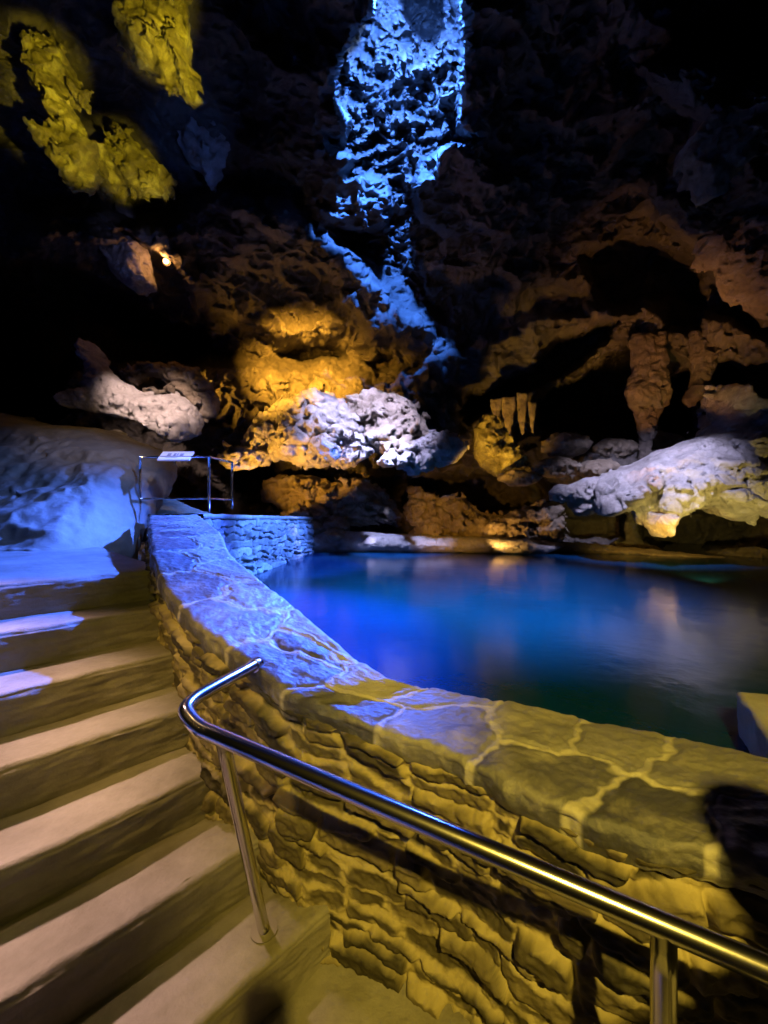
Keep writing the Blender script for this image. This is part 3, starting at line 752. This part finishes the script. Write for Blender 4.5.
light('SPOT', 'white_sign', (-.6, 2.6, 4.6), (.75,.7,1), 260, W(175, 456, 4.7), 9, .8, .05)
light('SPOT', 'yellow_shelf', (4.2, 5.0, .75), (1,.74,.16), 300, (5.5, 7.0, 1.5), 70, .8, .04)
light('SPOT', 'amber_edge', (4.2, 6.0, 1.3), AMB, 130, W(680, 560, 8.2), 70, .8, .04)
light('SPOT', 'blue_drip', (.3, 2.4, 2.6), (.12,.25,1), 260, W(205, 150, 5.8), 12, .8, .04)
light('SPOT', 'blue_drip', (.3, 2.4, 2.6), (.4,.42,1), 260, W(128, 245, 7), 9, .8, .04)
light('SPOT', 'brown_cavern', (3.2, 5.2, 1.0), (1,.42,.10), 950, W(660, 335, 8.0), 46, .9, .08)
light('SPOT', 'brown_mound', (1.0, 6.5, 1.0), (1,.52,.06), 900, W(515, 405, 9.5), 36, .9, .08)
light('SPOT', 'brown_roof', (-1.5, 3.5, 1.2), (1,.62,.30), 90, W(330, 300, 8), 50, .9, .08)
light('SPOT', 'white_slab', (-2.4, 4.0, 4.4), (1,.70,.62), 1400, W(155, 402, 6.6), 32, .8, .06)
light('SPOT', 'slab_yellow', (-3.4, 4.6, 1.6), (1,.75,.22), 130, W(135, 425, 6.4), 40, .8, .05)
for (u_, v_, y_, cn, pw) in ((158, 5, 4.3, 10, 1500), (174, 62, 4.3, 7.5, 1700), (56, 74, 4.9, 8, 1900), (70, 140, 4.9, 8.5, 1900), (132, 168, 5.9, 8.5, 2000)):
    light('SPOT', 'yellow_roof', (0.2, 1.4, 2.2), (1,.78,.05), pw, W(u_, v_, y_), cn, .7, .04)
light('POINT', 'lamp_glow', lp+np.array([0,-.12,0]), (1,.42,.10), 12, rad=.05)

# ------------------------------------------------------------------ the photographer (throws the shadow on the coping)
def skin_part(name, verts, edges, radii, mat, parent, root=0, sub=2):
    me = bpy.data.meshes.new(name); me.from_pydata([tuple(v) for v in verts], edges, []); me.update()
    o = bpy.data.objects.new(name, me); col.objects.link(o)
    sm = o.modifiers.new('Skin', 'SKIN'); sm.use_smooth_shade = True
    for i, v in enumerate(me.skin_vertices[0].data):
        v.radius = radii[i] if isinstance(radii[i], tuple) else (radii[i], radii[i]); v.use_root = (i == root)
    ss_ = o.modifiers.new('Sub', 'SUBSURF'); ss_.levels = sub; ss_.render_levels = sub
    me.materials.append(mat)
    if parent: child(o, parent)
    return o
def flat(name, c, rough=.7):
    m, nt, b = nodes_mat(name)
    cc = ramp(nt, noise_n(nt, 40, 4, .6), [(.3, tuple(x*.75 for x in c)), (.7, c)])
    nt.links.new(cc, b.inputs['Base Color']); b.inputs['Roughness'].default_value = rough; return m
skin = flat('skin', (.55,.36,.27), .5); cloth = flat('dark_jacket', (.04,.045,.06)); jeans = flat('dark_trousers', (.03,.035,.05)); hairm = flat('brown_hair', (.05,.03,.02), .5)
px_, py_ = .72, .055
pn = tag(empty('person', (px_, py_, 0)), 'person in a dark jacket holding out a phone, seen only by their shadow', 'person')
V0 = [(0,0,.92),(0,.01,1.08),(0,.0,1.30),(0,.0,1.42),(0,.01,1.52),(0,.02,1.60),(0,.03,1.67),(0,.03,1.74),          # pelvis .. crown
      (-.18,-.03,1.41),(-.36,-.10,1.36),(-.58,-.11,1.45),(-.67,-.10,1.475),                                            # arm to the phone
      (.18,0,1.41),(.24,-.03,1.14),(.24,.05,.90),(.24,.07,.84),
      (-.09,0,.88),(-.10,.02,.49),(-.10,-.02,.08),(-.11,.12,.035),(.09,0,.88),(.11,.02,.49),(.12,-.02,.08),(.13,.12,.035),(0,.132,1.655),(-.088,.02,1.66),(.088,.02,1.66)]
E0 = [(0,1),(1,2),(2,3),(3,4),(4,5),(5,6),(6,7),(3,8),(8,9),(9,10),(10,11),(3,12),(12,13),(13,14),(14,15),(0,16),(16,17),(17,18),(18,19),(0,20),(20,21),(21,22),(22,23),(6,24),(6,25),(6,26)]
R0 = [(.15,.11),(.14,.10),(.17,.11),(.10,.08),.055,.072,.086,.078,.065,.045,.03,.035,.065,.045,.03,.035,.085,.06,.042,.035,.085,.06,.042,.035,.014,.016,.016]
R0 = [(r, r) if not isinstance(r, tuple) else r for r in R0]
P0 = [(px_+a, py_+b_, c_) for a, b_, c_ in V0]
skin_part('body', P0, E0, R0, skin, pn)
# fingers: the left hand grips the phone, the right hangs
def hand(name, base, dirv, side, curl, par):
    vv, ee, rr_ = [tuple(base)], [], [.014]
    dv = np.array(dirv); dv = dv/np.linalg.norm(dv); sd_ = np.array(side); up_ = np.cross(dv, sd_)
    for q_, (off, ln) in enumerate([(-.030,.066),(-.010,.076),(.010,.072),(.030,.058)]):
        p = np.array(base)+sd_*off+dv*.045; i0 = len(vv)
        p2 = p+dv*ln*.5+up_*curl*ln*.2; p3 = p2+dv*ln*.28+up_*curl*ln*.5
        vv += [tuple(p), tuple(p2), tuple(p3)]; ee += [(0,i0),(i0,i0+1),(i0+1,i0+2)]; rr_ += [.010,.0085,.007]
    p = np.array(base)-sd_*.035+dv*.01; i0 = len(vv); vv += [tuple(p), tuple(p-sd_*.025+dv*.03), tuple(p-sd_*.03+dv*.055)]; ee += [(0,i0),(i0,i0+1),(i0+1,i0+2)]; rr_ += [.012,.010,.008]
    return skin_part(name, vv, ee, [(r, r) for r in rr_], skin, par)
hand('hand', P0[11], (-1,.05,.25), (0,.35,.93), 1, pn); hand('hand', P0[15], (0,.2,-1), (0,1,0), 1, pn)
skin_part('jacket', [P0[i] for i in (0,1,2,3,8,9,10,12,13,14)], [(0,1),(1,2),(2,3),(3,4),(4,5),(5,6),(3,7),(7,8),(8,9)],
          [(.175,.135),(.165,.125),(.195,.135),(.12,.10),(.085,.085),(.06,.06),(.042,.042),(.085,.085),(.06,.06),(.042,.042)], cloth, pn)
skin_part('trousers', [P0[i] for i in (0,16,17,18,20,21,22)], [(0,1),(1,2),(2,3),(0,4),(4,5),(5,6)],
          [(.165,.125),(.105,.105),(.078,.078),(.06,.06),(.105,.105),(.078,.078),(.06,.06)], jeans, pn)
for k_i in (18, 22):
    a_ = P0[k_i]
    skin_part('shoe', [(a_[0],a_[1]-.03,.05),(a_[0],a_[1]+.08,.045),(a_[0]+.01,a_[1]+.19,.035)], [(0,1),(1,2)], [(.05,.05),(.05,.045),(.04,.033)], jeans, pn)
skin_part('hair', [(px_,py_-.02,1.70),(px_,py_-.01,1.79),(px_,py_+.04,1.81)], [(0,1),(1,2)], [(.09,.09),(.085,.085),(.06,.05)], hairm, pn)
ph = empty('phone', (0, -.03, EYE-.06)); tag(ph, 'dark slim phone held at arm length, seen only by its small shadow', 'phone')
def rbox(name, c, sx_, sy_, sz_, r_b, mat, parent):
    bm = bmesh.new(); bmesh.ops.create_cube(bm, size=1)
    for v in bm.verts: v.co = Vector((v.co.x*sx_, v.co.y*sy_, v.co.z*sz_))
    bmesh.ops.bevel(bm, geom=[e_ for e_ in bm.edges if abs(e_.verts[0].co.y-e_.verts[1].co.y) > sy_*.5], offset=r_b, segments=5, affect='EDGES')
    bmesh.ops.bevel(bm, geom=[e_ for e_ in bm.edges if e_.calc_face_angle(0) > 1.2], offset=sy_*.2, segments=2, affect='EDGES')
    me = bpy.data.meshes.new(name); bm.to_mesh(me); bm.free(); me.materials.append(mat)
    o = bpy.data.objects.new(name, me); col.objects.link(o); o.location = c; child(o, parent); return o
rbox('phone_body', (0, -.03, EYE-.06), .075, .008, .152, .012, M['dark'], ph)
rbox('screen', (0, -.0345, EYE-.06), .070, .001, .146, .009, jeans, ph)

w = bpy.data.worlds.new('World'); sc.world = w; w.use_nodes = True
w.node_tree.nodes['Background'].inputs[0].default_value = (.02,.03,.06,1); w.node_tree.nodes['Background'].inputs[1].default_value = .03

cam = bpy.data.cameras.new('Camera'); co = bpy.data.objects.new('Camera', cam); col.objects.link(co)
co.location = (0, 0, EYE); co.rotation_euler = (math.pi/2, 0, 0)
cam.sensor_fit = 'HORIZONTAL'; cam.sensor_width = 36; cam.lens = F/768*36; cam.clip_start = .02
sc.camera = co
sc.view_settings.view_transform = 'Standard'; sc.view_settings.look = 'None'
sc.view_settings.exposure = 0; sc.view_settings.gamma = 1; sc.view_settings.use_curve_mapping = False
